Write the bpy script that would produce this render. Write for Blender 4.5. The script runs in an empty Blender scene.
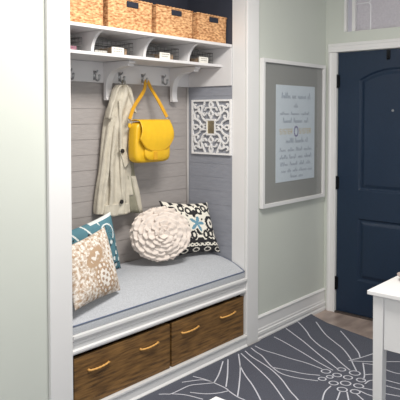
import bpy, bmesh, math, random
from mathutils import Vector, Matrix, noise
random.seed(7)
C = bpy.context.scene.collection
# ---------------------------------------------------------------- camera
F_PX, PITCH, YAW, CAM = 610.14, 0.0421, math.radians(49.188), Vector((0.0, -2.40, 1.5412))
CX, CY = 200.0, 141.53
Fv = Vector((math.sin(YAW)*math.cos(PITCH), math.cos(YAW)*math.cos(PITCH), -math.sin(PITCH)))
Rv = Vector((math.cos(YAW), -math.sin(YAW), 0)); Uv = Rv.cross(Fv)
cam = bpy.data.cameras.new('camera'); camo = bpy.data.objects.new('camera', cam); C.objects.link(camo)
camo.matrix_world = Matrix(((Rv.x, Uv.x, -Fv.x, CAM.x), (Rv.y, Uv.y, -Fv.y, CAM.y), (Rv.z, Uv.z, -Fv.z, CAM.z), (0, 0, 0, 1)))
cam.sensor_width = 36; cam.lens = F_PX/400*36; cam.shift_y = -(200-CY)/400; cam.clip_start = .05
bpy.context.scene.camera = camo
def ray(u, v): return Fv + Rv*((u-CX)/F_PX) + Uv*((CY-v)/F_PX)
def hy(u, v, y):
    d = ray(u, v); return CAM + d*((y-CAM.y)/d.y)
def hz(u, v, z):
    d = ray(u, v); return CAM + d*((z-CAM.z)/d.z)

# ---------------------------------------------------------------- materials
def srgb(r, g, b):
    f = lambda c: (c/255/12.92) if c/255 <= .04045 else ((c/255+.055)/1.055)**2.4
    return (f(r), f(g), f(b), 1)
def mat(name, col, rough=.5, n=None, amt=.1, bump=0, scale=(1, 1, 1), metal=0, spec=.5, attr=None, bscale=None, bdist=.002, detail=4, col2=None):
    m = bpy.data.materials.new(name); m.use_nodes = True; nt = m.node_tree; b = nt.nodes['Principled BSDF']
    b.inputs['Roughness'].default_value = rough; b.inputs['Metallic'].default_value = metal
    b.inputs['Specular IOR Level'].default_value = spec
    c = srgb(*col); b.inputs['Base Color'].default_value = c
    src = None
    if attr:
        a = nt.nodes.new('ShaderNodeAttribute'); a.attribute_name = attr; src = a.outputs['Color']
        nt.links.new(src, b.inputs['Base Color'])
    if n or bump:
        tc = nt.nodes.new('ShaderNodeTexCoord'); mp = nt.nodes.new('ShaderNodeMapping'); mp.inputs['Scale'].default_value = scale
        nt.links.new(tc.outputs['Object'], mp.inputs['Vector'])
    if n:
        t = nt.nodes.new('ShaderNodeTexNoise'); t.inputs['Scale'].default_value = n; t.inputs['Detail'].default_value = detail
        nt.links.new(mp.outputs[0], t.inputs['Vector'])
        if col2:
            r = nt.nodes.new('ShaderNodeValToRGB'); r.color_ramp.elements[0].position = .5-amt; r.color_ramp.elements[1].position = .5+amt
            r.color_ramp.elements[0].color = c; r.color_ramp.elements[1].color = srgb(*col2)
            nt.links.new(t.outputs[0], r.inputs[0]); nt.links.new(r.outputs[0], b.inputs['Base Color'])
        else:
            mr = nt.nodes.new('ShaderNodeMapRange'); mr.inputs['From Min'].default_value = .3; mr.inputs['From Max'].default_value = .7
            mr.inputs['To Min'].default_value = 1-amt; mr.inputs['To Max'].default_value = 1+amt
            nt.links.new(t.outputs[0], mr.inputs[0])
            mx = nt.nodes.new('ShaderNodeMix'); mx.data_type = 'RGBA'; mx.blend_type = 'MULTIPLY'; mx.inputs[0].default_value = 1
            if src: nt.links.new(src, mx.inputs[6])
            else: mx.inputs[6].default_value = c
            nt.links.new(mr.outputs[0], mx.inputs[7]); nt.links.new(mx.outputs[2], b.inputs['Base Color'])
    if bump:
        t2 = nt.nodes.new('ShaderNodeTexNoise'); t2.inputs['Scale'].default_value = bscale or n or 50; t2.inputs['Detail'].default_value = 5
        nt.links.new(mp.outputs[0], t2.inputs['Vector'])
        bp = nt.nodes.new('ShaderNodeBump'); bp.inputs['Strength'].default_value = bump; bp.inputs['Distance'].default_value = bdist
        nt.links.new(t2.outputs[0], bp.inputs['Height']); nt.links.new(bp.outputs[0], b.inputs['Normal'])
    return m
M = {}
M['wall'] = mat('sage_paint', (202, 205, 196), .7, 3, .015, .12, bscale=180, bdist=.0008)
M['white'] = mat('white_trim_paint', (226, 224, 222), .38, 6, .01)
M['white2'] = mat('white_shelf_paint', (218, 215, 214), .42, 6, .015)
M['niche'] = mat('taupe_board_paint', (168, 161, 157), .5, 14, .06, .5, scale=(1, 1, 5), bscale=30, bdist=.002)
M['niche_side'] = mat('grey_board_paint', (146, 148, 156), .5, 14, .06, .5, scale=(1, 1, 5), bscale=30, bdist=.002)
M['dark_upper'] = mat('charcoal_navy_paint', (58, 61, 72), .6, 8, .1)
M['door'] = mat('navy_door_paint', (20, 40, 62), .4, 90, .10, .35, bscale=140, bdist=.0012)
M['black'] = mat('black_metal', (22, 24, 28), .4, metal=.6)
M['nickel'] = mat('brushed_nickel', (175, 175, 176), .35, metal=.8)
M['wood'] = mat('rustic_brown_wood', (70, 48, 24), .55, 6, .19, .6, scale=(1.3, 3, 13), bscale=16, bdist=.002, detail=9, col2=(142, 104, 56))
M['gap'] = mat('dark_cavity_wood', (24, 19, 15), .8, 20, .1)
M['rope'] = mat('tan_leather', (226, 170, 92), .5, 60, .15)
M['cushion'] = mat('pale_grey_weave', (178, 180, 184), .85, 130, .12, .5, bscale=320, bdist=.0015)
M['piping'] = mat('slate_piping', (96, 106, 128), .8, 200, .1)
M['basket'] = mat('woven_hyacinth', (160, 100, 54), .75, 42, .16, .9, scale=(1, 1, 2.4), bscale=90, bdist=.006, col2=(242, 192, 138))
M['slot_shade'] = mat('dark_slot_shade', (30, 34, 48), .8, 60, .1)  # near-black colour for the shade inside the basket handle slots
M['wire'] = mat('dark_wire', (112, 110, 108), .4, metal=.5)
M['card'] = mat('white_card', (228, 224, 214), .6, 40, .04)
M['ink'] = mat('ink', (110, 104, 100), .7)
M['coat'] = mat('beige_canvas', (196, 188, 171), .8, 14, .10, .8, bscale=26, bdist=.008)
M['coat_dark'] = mat('olive_grey_lining', (138, 134, 116), .85, 18, .08)
M['button'] = mat('dark_button', (32, 28, 30), .35)
M['yellow'] = mat('yellow_leather', (226, 178, 30), .42, 25, .05, .35, bscale=70, bdist=.0015)
M['strap'] = mat('mustard_leather', (214, 158, 30), .5, 40, .06)
M['cream'] = mat('cream_linen', (228, 215, 204), .85, 30, .05, .5, bscale=120, bdist=.002)
M['mirror'] = mat('mirror_glass', (200, 190, 160), .06, metal=1)
M['mat_board'] = mat('grey_linen_mat', (150, 150, 146), .8, 150, .06)
M['paper'] = mat('pale_paper', (206, 214, 220), .7, 20, .02)
M['ink_blue'] = mat('slate_blue_ink', (136, 146, 162), .7)
M['ink_ochre'] = mat('ochre_ink', (196, 172, 112), .7)
M['ink_violet'] = mat('violet_ink', (120, 112, 150), .7)
M['rug'] = mat('slate_wool_rug', (84, 86, 97), .95, 170, .22, .8, bscale=240, bdist=.004)
M['rug_line'] = mat('white_wool_line', (206, 206, 214), .95, 120, .06)
M['ceramic'] = mat('taupe_ceramic', (172, 158, 150), .35, 12, .06)
M['pat'] = mat('printed_cotton', (200, 200, 200), .85, 120, .05, .4, bscale=160, bdist=.0015, attr='pat')
M['pink'] = mat('pink_paper', (188, 132, 148), .7, 20, .05)
M['tan'] = mat('tan_card', (190, 160, 130), .7, 20, .05)
# floor
def floor_mat():
    m = mat('brown_stone_tile', (134, 118, 110), .4, 5, .2, .2, scale=(1, 2.5, 1), bscale=12, detail=8, col2=(182, 163, 152))
    return m
M['floor'] = floor_mat()
def pane_glass():
    m = bpy.data.materials.new('picture_glass'); m.use_nodes = True; nt = m.node_tree; nt.nodes.clear()
    o = nt.nodes.new('ShaderNodeOutputMaterial'); mx = nt.nodes.new('ShaderNodeMixShader'); t = nt.nodes.new('ShaderNodeBsdfTransparent')
    g = nt.nodes.new('ShaderNodeBsdfGlossy'); g.inputs['Roughness'].default_value = .05; mx.inputs[0].default_value = .05
    nt.links.new(t.outputs[0], mx.inputs[1]); nt.links.new(g.outputs[0], mx.inputs[2]); nt.links.new(mx.outputs[0], o.inputs[0])
    return m
M['glass'] = pane_glass()
def frosted():
    m = mat('textured_frosted_glass', (212, 206, 210), .45, 60, .06, .8, bscale=55, bdist=.006)
    b = m.node_tree.nodes['Principled BSDF']; b.inputs['Transmission Weight'].default_value = .45
    return m
M['frost'] = frosted()

# ---------------------------------------------------------------- mesh helpers
def obj(name, bm, m, parent=None, smooth=False, bevel=0, seg=2):
    me = bpy.data.meshes.new(name); bm.normal_update(); bm.to_mesh(me); bm.free()
    for mm in (m if isinstance(m, (list, tuple)) else [m]): me.materials.append(mm)
    if smooth:
        for p in me.polygons: p.use_smooth = True
    o = bpy.data.objects.new(name, me); C.objects.link(o)
    if parent: o.parent = parent; o.matrix_parent_inverse = parent.matrix_basis.inverted()
    if bevel:
        b = o.modifiers.new('bevel', 'BEVEL'); b.width = bevel; b.segments = seg; b.limit_method = 'ANGLE'; b.angle_limit = .7
    return o
def thing(name, label, cat, loc=(0, 0, 0), group=None):
    o = bpy.data.objects.new(name, None); C.objects.link(o); o.location = loc; o.empty_display_size = .05
    o['label'] = label; o['category'] = cat
    if group: o['group'] = group
    return o
def tag(o, label, cat, group=None):
    o['label'] = label; o['category'] = cat
    if group: o['group'] = group
    return o
def struct(name, bm, m, bevel=0, parent=None, smooth=False):
    o = obj(name, bm, m, parent, smooth=smooth, bevel=bevel)
    if not parent: o['kind'] = 'structure'
    return o
def NB(): return bmesh.new()
def bx(bm, x0, x1, y0, y1, z0, z1, mi=0, T=None):
    x0, x1 = sorted((x0, x1)); y0, y1 = sorted((y0, y1)); z0, z1 = sorted((z0, z1))
    vs = [bm.verts.new((x, y, z)) for x in (x0, x1) for y in (y0, y1) for z in (z0, z1)]
    if T:
        for v in vs: v.co = T @ v.co
    for q in ((0, 1, 3, 2), (4, 6, 7, 5), (0, 4, 5, 1), (2, 3, 7, 6), (0, 2, 6, 4), (1, 5, 7, 3)):
        f = bm.faces.new([vs[i] for i in q]); f.material_index = mi
    return bm
def box(*a): return bx(NB(), *a)
def prism(bm, pts, axis, a, b, mi=0):
    """closed 2D outline swept along an axis. axis 'x': pts=(y,z); 'y': pts=(x,z); 'z': pts=(x,y)"""
    def P(p, t): return {'x': (t, p[0], p[1]), 'y': (p[0], t, p[1]), 'z': (p[0], p[1], t)}[axis]
    A = [bm.verts.new(P(p, a)) for p in pts]; B = [bm.verts.new(P(p, b)) for p in pts]; n = len(pts)
    fs = [bm.faces.new(A), bm.faces.new(B[::-1])] + [bm.faces.new((A[i], B[i], B[(i+1) % n], A[(i+1) % n])) for i in range(n)]
    for f in fs: f.material_index = mi
    bmesh.ops.recalc_face_normals(bm, faces=bm.faces)
    return bm
def catmull(pts, k=6):
    pts = [Vector(p) for p in pts]
    if len(pts) < 3: return pts
    P = [pts[0]*2-pts[1]] + pts + [pts[-1]*2-pts[-2]]; out = []
    for i in range(1, len(P)-2):
        a, b, c, d = P[i-1:i+3]
        for j in range(k):
            t = j/k
            out.append(.5*((2*b)+(c-a)*t+(2*a-5*b+4*c-d)*t*t+(3*b-a-3*c+d)*t**3))
    return out+[pts[-1]]
def tube(bm, pts, r, n=8, closed=False, ry=None, mi=0):
    pts = [Vector(p) for p in pts]; rings = []; L = len(pts); prev = None
    for i, p in enumerate(pts):
        if closed: t = pts[(i+1) % L]-pts[i-1]
        else: t = pts[min(i+1, L-1)]-pts[max(i-1, 0)]
        t.normalize()
        a = prev if prev is not None else (Vector((0, 0, 1)) if abs(t.z) < .9 else Vector((1, 0, 0)))
        s = (a-t*a.dot(t)).normalized(); prev = s; b = t.cross(s)
        rr = r(i/max(1, L-1)) if callable(r) else r; r2 = rr if ry is None else ry
        rings.append([bm.verts.new(p+s*(math.cos(w)*rr)+b*(math.sin(w)*r2)) for w in [2*math.pi*k/n for k in range(n)]])
    for i in range(L if closed else L-1):
        A, B = rings[i], rings[(i+1) % L]
        for k in range(n):
            f = bm.faces.new((A[k], A[(k+1) % n], B[(k+1) % n], B[k])); f.material_index = mi
    if not closed: bm.faces.new(rings[0][::-1]).material_index = mi; bm.faces.new(rings[-1]).material_index = mi
    return bm
def lathe(bm, prof, c, n=32, mi=0):
    rings = []
    for r, z in prof:
        rings.append([bm.verts.new((c[0]+r*math.cos(2*math.pi*k/n), c[1]+r*math.sin(2*math.pi*k/n), c[2]+z)) for k in range(n)])
    for A, B in zip(rings, rings[1:]):
        for k in range(n): bm.faces.new((A[k], A[(k+1) % n], B[(k+1) % n], B[k])).material_index = mi
    bm.faces.new(rings[0][::-1]); bm.faces.new(rings[-1])
    return bm

# ================================================================ THE ROOM
XL0, XL1, XR0, XR1, XD = 1.681, 1.811, 3.233, 3.363, 4.289      # casing / opening / corner
YB = .508                                                       # rear of the niche
ZC = 2.72; ZN = 2.50
YF = -.020
b = NB()
bx(b, -1.9, XL1, 0, .10, 0, ZC); bx(b, XR0, XD+.12, 0, .10, 0, ZC); bx(b, XL1, XR0, 0, .10, ZN, ZC)
struct('wall_back', b, M['wall'])
b = NB()
YD0, YD1, ZD = -.105, -1.025, 2.03        # door opening
YW0, YW1, ZW0, ZW1 = -.160, -.97, 2.183, 2.62
bx(b, XD, XD+.12, 0, YD0, 0, ZC); bx(b, XD, XD+.12, YD1, -3.6, 0, ZC)
bx(b, XD, XD+.12, YD0, YD1, ZD+.01, ZW0); bx(b, XD, XD+.12, YD0, YD1, ZW1, ZC)
bx(b, XD, XD+.12, YD0, YW0, ZW0, ZW1); bx(b, XD, XD+.12, YW1, YD1, ZW0, ZW1)
struct('wall_right', b, M['wall'])
struct('floor', box(-1.9, XD+.5, -3.6, .6, -.06, 0), M['floor'])
struct('ceiling', box(-1.9, XD+.12, -3.6, .6, ZC, ZC+.06), mat('ceiling_paint', (232, 232, 230), .8, 5, .01))
# niche shell: grey boards below, white band behind the shelf, dark paint above
ZB = 1.743; ZS = 1.996
def boards(bm, axis, a0, a1, face, back, z0, z1, pitch=.093, g=.0045, dep=.003, z_first=1.676):
    zs = [z0]; z = z_first
    while z > z0+.02:
        if z < z1-.02: zs.append(z)
        z -= pitch
    zs = sorted(zs)+[z1]
    for i in range(len(zs)-1):
        lo = zs[i]+(g/2 if i else 0); hi = zs[i+1]-(g/2 if i < len(zs)-2 else 0)
        (bx(bm, a0, a1, face, back, lo, hi) if axis == 'x' else bx(bm, face, back, a0, a1, lo, hi))
    (bx(bm, a0, a1, face+dep, back+.001, z0, z1) if axis == 'x' else bx(bm, face+dep, back+.001, a0, a1, z0, z1))
    return bm
struct('wall_niche_rear', boards(NB(), 'x', XL1, XR0, YB, YB+.09, .0, ZS), M['niche'])
struct('wall_niche_right', boards(NB(), 'y', .105, YB+.09, XR0, XR0+.09, .0, ZS, dep=.0015), M['niche_side'])
b = boards(NB(), 'y', .105, YB+.09, XL1-.0012, XL1-.0912, .0, ZS, dep=-.0015)
struct('wall_niche_left', b, M['niche_side'])
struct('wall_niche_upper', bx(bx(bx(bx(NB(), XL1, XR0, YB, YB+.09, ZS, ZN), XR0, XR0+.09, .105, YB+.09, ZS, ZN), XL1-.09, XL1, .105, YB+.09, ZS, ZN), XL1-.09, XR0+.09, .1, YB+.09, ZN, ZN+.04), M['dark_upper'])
# corner bead
b = NB(); tube(b, [(XR0-.008, YB-.008, .61), (XR0-.008, YB-.008, ZB-.001)], .009, 10)
struct('trim_5', b, mat('pale_corner_bead', (188, 184, 180), .5, 8, .02), smooth=True)
# casing of the niche (front boards + inner return)
def casing(x0, x1, inner):
    b = NB(); bx(b, x0, x1, YF, 0, 0, 2.63)
    return b
struct('trim_1', casing(XL0, XL1, 1), M['white'], .004)
struct('trim_2', casing(XR0, XR1, 0), M['white'], .004)
struct('trim_3', box(XL0-.001, XR1+.001, YF-.004, 0, 2.50, 2.64), M['white'], .004)
b = bx(bx(NB(), XR0-.0015, XR0, 0, .106, 0, ZN), XL1, XL1+.0015, 0, .106, 0, ZN)
struct('trim_4', b, M['white'])
# baseboards: tall colonial profile  (depth, height)
prof = [(0, 0), (.022, 0), (.022, .020), (.016, .028), (.013, .034), (.020, .040), (.020, .060), (.0145, .066), (.0145, .078), (.011, .086), (.011, .150), (.016, .156), (.016, .162), (.009, .170), (0, .172)]
struct('baseboard_back', prism(NB(), [(-d, z) for d, z in prof], 'x', XR1, XD-.0005), M['white'], .001)
struct('baseboard_left', prism(NB(), [(-d, z) for d, z in prof], 'x', -1.9, XL0), M['white'], .001)
struct('baseboard_right', prism(NB(), [(XD-d, z) for d, z in prof], 'y', -1.105, -3.6), M['white'], .001)
# ---------------------------------------------------------------- door
dc = NB()
cas = [(0, 0), (.012, 0), (.018, .012), (.018, .022), (.014, .028), (.014, .058), (.018, .064), (.018, .073), (.0, .075)]   # depth, across
prism(dc, [(XD-d, YD0+.075-w) for d, w in cas], 'z', 0, 2.0305)
prism(dc, [(XD-d, YD1-.075+w) for d, w in cas], 'z', 0, 2.0305)
prism(dc, [(XD-d, 2.031+.069-w*.92) for d, w in cas], 'y', YD0+.075, YD1-.075)
struct('trim_6', dc, M['white'], .0008)
b = bx(bx(bx(NB(), XD+.052, XD+.12, YD0, YD0-.016, 0, 2.03), XD+.052, XD+.12, YD1, YD1+.016, 0, 2.03), XD+.052, XD+.12, YD0-.016, YD1+.016, 2.014, 2.03)
struct('trim_7', b, M['white'])
struct('trim_8', box(XD-.02, XD+.12, YD0-.002, YD1+.002, 0, .012), mat('dark_threshold', (70, 62, 58), .5, 20, .1))
# leaf, built as a height field with raised moulded panels
y0d, y1d, z0d, z1d = YD0-.004, YD1+.004, .014, 2.028
def sd_panel(y, z, ya, yb, za, zb, arch):
    cy = (ya+yb)/2; hw = abs(ya-yb)/2; top = zb
    if arch:
        t = min(1, abs(y-cy)/hw); top = zb+arch*(1-t**2.2) if t < 1 else zb
    return min(hw-abs(y-cy), z-za, top-z)
def door_depth(y, z):
    d = max(sd_panel(y, z, -.285, -.850, .975, 1.812, .080), sd_panel(y, z, -.285, -.850, .278, .757, 0))
    if d < 0: return 0
    if d < .012: return -.013*(d/.012)
    if d < .022: return -.013
    if d < .045: return -.013+.011*((d-.022)/.023)
    return -.002
b = NB(); NY, NZ = 150, 330; g = []
for i in range(NY+1):
    y = y0d+(y1d-y0d)*i/NY; row = []
    for j in range(NZ+1):
        z = z0d+(z1d-z0d)*j/NZ
        row.append(b.verts.new((XD+.004-door_depth(y, z), y, z)))
    g.append(row)
for i in range(NY):
    for j in range(NZ): b.faces.new((g[i][j], g[i][j+1], g[i+1][j+1], g[i+1][j]))
bx(b, XD+.0165, XD+.048, y0d, y1d, z0d, z1d)
for x in (0,):  # close the rim
    bx(b, XD+.0042, XD+.018, y0d, y0d-.003, z0d, z1d); bx(b, XD+.0042, XD+.018, y1d, y1d+.003, z0d, z1d)
    bx(b, XD+.0042, XD+.018, y0d, y1d, z1d-.003, z1d); bx(b, XD+.0042, XD+.018, y0d, y1d, z0d, z0d+.003)
door = struct('door_1', b, M['door'])
bmesh_sm = None
for zc in (1.808, 1.021, .233):
    h = NB(); bx(h, XD-.002, XD+.003, YD0-.004, YD0-.020, zc-.047, zc+.047)
    tube(h, [(XD-.006, YD0-.003, zc-.052), (XD-.006, YD0-.003, zc+.052)], .0085, 10)
    obj('hinge', h, M['black'], door)
k = NB(); tube(k, [(XD-.001, -.552, 1.580), (XD+.010, -.552, 1.580)], .0085, 16); obj('peephole', k, M['nickel'], door)
hk = NB(); bx(hk, XD-.001, XD+.0035, -.528, -.500, 1.955, 2.027)
tube(hk, catmull([(XD+.005, -.514, 1.965), (XD-.012, -.514, 1.955), (XD-.022, -.514, 1.965), (XD-.024, -.514, 1.985)]), .005, 8)
obj('door_hook', hk, M['black'], door)
kn = NB(); lathe(kn, [(.0, 0), (.03, 0), (.03, .008), (.012, .012), (.012, .035), (.026, .045), (.028, .06), (.018, .072), (0.001, .074)], (0, 0, 0), 24)
for v in kn.verts: v.co = Vector((XD+.014-v.co.z, -.955+v.co.y, .96+v.co.x))
obj('door_knob', kn, M['black'], door, smooth=True)
# ---------------------------------------------------------------- transom window
w = NB()
fr = .020
bx(w, XD-.012, XD+.02, YW0, YW0-fr, ZW0, ZW1); bx(w, XD-.012, XD+.02, YW1, YW1+fr, ZW0, ZW1); bx(w, XD-.012, XD+.02, YW0, YW1, ZW1-fr, ZW1)
y2 = YW0-.062
bx(w, XD-.004, XD+.04, y2, y2-.026, ZW0, ZW1-fr); bx(w, XD-.004, XD+.04, YW1+.062, YW1+.088, ZW0, ZW1-fr)
win = struct('window_1', w, M['white'], .002)
s_ = NB(); bx(s_, XD+.022, XD+.030, YW0-fr, y2, ZW0, ZW1-fr); bx(s_, XD+.022, XD+.030, YW1+fr, YW1+.062, ZW0, ZW1-fr)
obj('window_reveal', s_, mat('lilac_grey_reveal', (196, 194, 204), .6, 5, .01), win)
gl = NB(); bx(gl, XD+.024, XD+.030, y2-.026, YW1+.088, ZW0, ZW1-fr); obj('pane', gl, M['frost'], win)
ld = NB(); X = XD+.022
def came(p, q): tube(ld, [(X, p[0], p[1]), (X, q[0], q[1])], .0045, 6)
za, zb = 2.388, 2.48
ya, yb = -.362, -.77
came((ya, ZW0), (ya, za-.02)); came((yb, ZW0), (yb, za-.02)); came((y2-.026, za), (ya+.014, za)); came((YW1+.088, za), (yb-.014, za))
came((ya+.014, za), (ya, za-.02)); came((ya+.014, za), (ya-.07, zb)); came((yb-.014, za), (yb, za-.02)); came((yb-.014, za), (yb+.07, zb)); came((ya-.07, zb), (yb+.07, zb))
came((ya-.07, zb), (ya-.07, ZW1-fr)); came((yb+.07, zb), (yb+.07, ZW1-fr))
obj('lead_line', ld, mat('white_came', (232, 230, 232), .4), win)

# ================================================================ BENCH
e = .003
bench = thing('storage_bench', 'white built-in window-seat bench with stepped moulding and two brown drawers', 'bench', (2.52, .2, 0))
xa, xb = XL1+.002, XR0-.002
b = NB()   # moulding under the seat, stepped
mp = [(.03, .369), (-.012, .369), (-.016, .378), (-.016, .388), (-.006, .394), (-.006, .414), (-.012, .420), (-.012, .432), (-.020, .440), (-.026, .452), (-.026, .466), (.03, .466)]
prism(b, mp, 'x', xa, xb); obj('moulding', b, M['white'], bench, bevel=.001)
obj('seat_board', box(xa, xb, .031, YB-.002, .44, .466), M['white'], bench)
b = NB(); kp = [(.02, .002), (-.030, .002), (-.030, .014), (-.024, .020), (-.020, .024), (-.020, .064), (-.028, .072), (-.028, .084), (.02, .084)]
prism(b, kp, 'x', xa, xb); obj('kick_board', b, M['white'], bench, bevel=.001)
obj('bottom_board', box(xa, xb, .021, YB-.002, .066, .083), M['gap'], bench)
b = bx(NB(), xa, xb, YB-.014, YB-.002, .084, .439); bx(b, xa, xa+.006, .031, YB-.014, .084, .439); bx(b, xb-.006, xb, .031, YB-.014, .084, .439)
bx(b, xa, xb, .026, .030, .352, .368)
obj('carcass', b, M['gap'], bench)
for di, (x0, x1) in enumerate(((1.829, 2.510), (2.528, 3.219))):
    b = NB(); bx(b, x0, x1, -.004, .016, .0855, .345)
    for (p0, p1) in ((x0, x0+.012), (x1-.012, x1)): bx(b, p0, p1, .016, .42, .0855, .33)
    bx(b, x0, x1, .42, .432, .0855, .33); bx(b, x0+.012, x1-.012, .016, .42, .0855, .097)
    d = obj('drawer', b, M['wood'], bench, bevel=.003)
    for (h0, h1) in (((1.916, 2.046), (2.274, 2.408)), ((2.610, 2.756), (2.972, 3.120)))[di]:
        hm = NB(); zc = .266; pts = []
        for t in range(13):
            s = t/12; x = h0+(h1-h0)*s; z = zc-.003*math.sin(math.pi*s)**.8+.004*(s-.5); y = -.010-.009*math.sin(math.pi*s)**.6
            pts.append((x, y, z))
        tube(hm, pts, lambda s: .0048+.0010*math.sin(s*40), 10)
        for xx in (h0, h1): tube(hm, [(xx, -.003, zc), (xx, -.014, zc)], .006, 10)
        obj('handle', hm, M['rope'], d, smooth=True)

# seat cushion: crowned top, boxed front, piping
def cush_top(x, y):
    fy = min(1, (y+.003)/.30); cz = .512+.100*(1-(1-fy)**2.0)
    ex = min(1, min(x-xa, xb-x)/.10); eb = min(1, (YB-y)/.08)
    return cz-.035*(1-max(0, ex))**2.2*fy-.015*(1-max(0, eb))**2
b = NB(); nx, ny = 90, 34; Y0, Y1 = -.004, YB-.006; X0, X1 = xa+.004, xb-.006
G = [[b.verts.new((X0+(X1-X0)*i/nx, Y0+(Y1-Y0)*(j/ny), cush_top(X0+(X1-X0)*i/nx, Y0+(Y1-Y0)*(j/ny))
      + .0015*noise.noise(Vector((i*.3, j*.3, 0))))) for j in range(ny+1)] for i in range(nx+1)]
for i in range(nx):
    for j in range(ny): b.faces.new((G[i][j], G[i+1][j], G[i+1][j+1], G[i][j+1]))
rim = [G[i][0] for i in range(nx+1)]+[G[nx][j] for j in range(1, ny+1)]+[G[i][ny] for i in range(nx-1, -1, -1)]+[G[0][j] for j in range(ny-1, 0, -1)]
prev = rim
for lv in (1, 2, 3):
    cur = []
    for v in rim:
        t = lv/3; bl = .004*math.sin(math.pi*t)
        yy = v.co.y-(bl if v.co.y < .01 else 0)
        cur.append(b.verts.new((v.co.x, yy, v.co.z*(1-t)+.4672*t)))
    for i in range(len(rim)): b.faces.new((prev[i], cur[i], cur[(i+1) % len(rim)], prev[(i+1) % len(rim)]))
    prev = cur
b.faces.new(prev)
bmesh.ops.recalc_face_normals(b, faces=b.faces)
cu = obj('seat_cushion', b, M['cushion']); tag(cu, 'long pale blue-grey woven seat cushion with dark piping along its front edge', 'cushion')
pp = NB(); tube(pp, [(X0+(X1-X0)*i/60, -.0055, cush_top(X0+(X1-X0)*i/60, -.004)-.001) for i in range(61)], .004, 8)
tube(pp, [(X1-.001, y, cush_top(X1, y)+.0) for y in [-.004+.49*i/20 for i in range(21)]], .0035, 6)
obj('piping', pp, M['piping'], cu, smooth=True)

# ================================================================ CUBBY SHELF
shelf = thing('cubby_shelf', 'white built-in wall shelf with curved dividers, corbels and a rail of coat hooks', 'shelf', (2.52, .3, 1.87))
obj('top_board', box(xa, xb, .107, YB-.001, 1.997, 2.016), M['white2'], shelf, bevel=.003)
obj('bottom_board', box(xa, xb, .187, YB-.001, 1.868, 1.886), M['white2'], shelf, bevel=.003)
DX = [2.130, 2.520, 2.908]
for x in DX:
    # concave front edge: from the top front corner back to the lower board
    pts = [(YB-.002, 1.887), (.208, 1.887)]
    for t in range(0, 13):
        a = t/12*math.pi/2; pts.append((.110+.098*math.cos(a)**1.15, 1.888+.108*math.sin(a)))
    pts += [(YB-.002, 1.996)]
    obj('divider', prism(NB(), pts, 'x', x-.010, x+.010), M['white2'], shelf, bevel=.0015)
obj('back_panel', box(xa, xb, YB-.006, YB-.0005, 1.80, 1.996), M['white2'], shelf)
rail = obj('hook_rail', bx(bx(NB(), xa, xb, YB-.020, YB-.001, ZB, 1.867), xb-.010, xb, .108, YB-.02, ZB, 1.867), M['white2'], shelf, bevel=.002)
obj('side_panel', bx(box(xb-.010, xb, .108, YB-.02, 1.887, 1.996), xb-.010, xb, .108, .1865, 1.8671, 1.887), M['white2'], shelf)
for x in (2.466, 3.052):
    pts = [(YB-.0205, 1.866), (YB-.0205, 1.636), (.456, 1.636), (.456, 1.648), (.462, 1.652)]
    cyy, czz = .325, 1.652
    for t in range(1, 12):
        a = t/12*math.pi/2; pts.append((cyy+.140*math.cos(a)**.72, czz+.172*math.sin(a)**.62))
    pts += [(.325, 1.834), (.268, 1.834), (.268, 1.846), (.254, 1.851), (.254, 1.866)]
    pts = [(min(p[0], YB-.0205), p[1]) for p in pts]
    obj('corbel', prism(NB(), pts, 'x', x-.024, x+.024), M['white2'], shelf, bevel=.002)
HX = [1.99, 2.183, 2.373, 2.572, 2.768, 2.958]
for x in HX:
    h = NB(); y = YB-.020
    bx(h, x-.009, x+.009, y-.004, y, 1.757, 1.812)
    tube(h, catmull([(x, y-.003, 1.772), (x, y-.016, 1.756), (x, y-.034, 1.752), (x, y-.044, 1.764), (x, y-.046, 1.780)], 5), .0055, 8)
    tube(h, catmull([(x, y-.003, 1.798), (x, y-.014, 1.800), (x, y-.026, 1.806), (x, y-.030, 1.815)], 5), .005, 8)
    bmesh.ops.create_uvsphere(h, u_segments=10, v_segments=8, radius=.008, matrix=Matrix.Translation((x, y-.046, 1.781)))
    obj('coat_hook', h, M['nickel'], rail, smooth=True)

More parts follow.
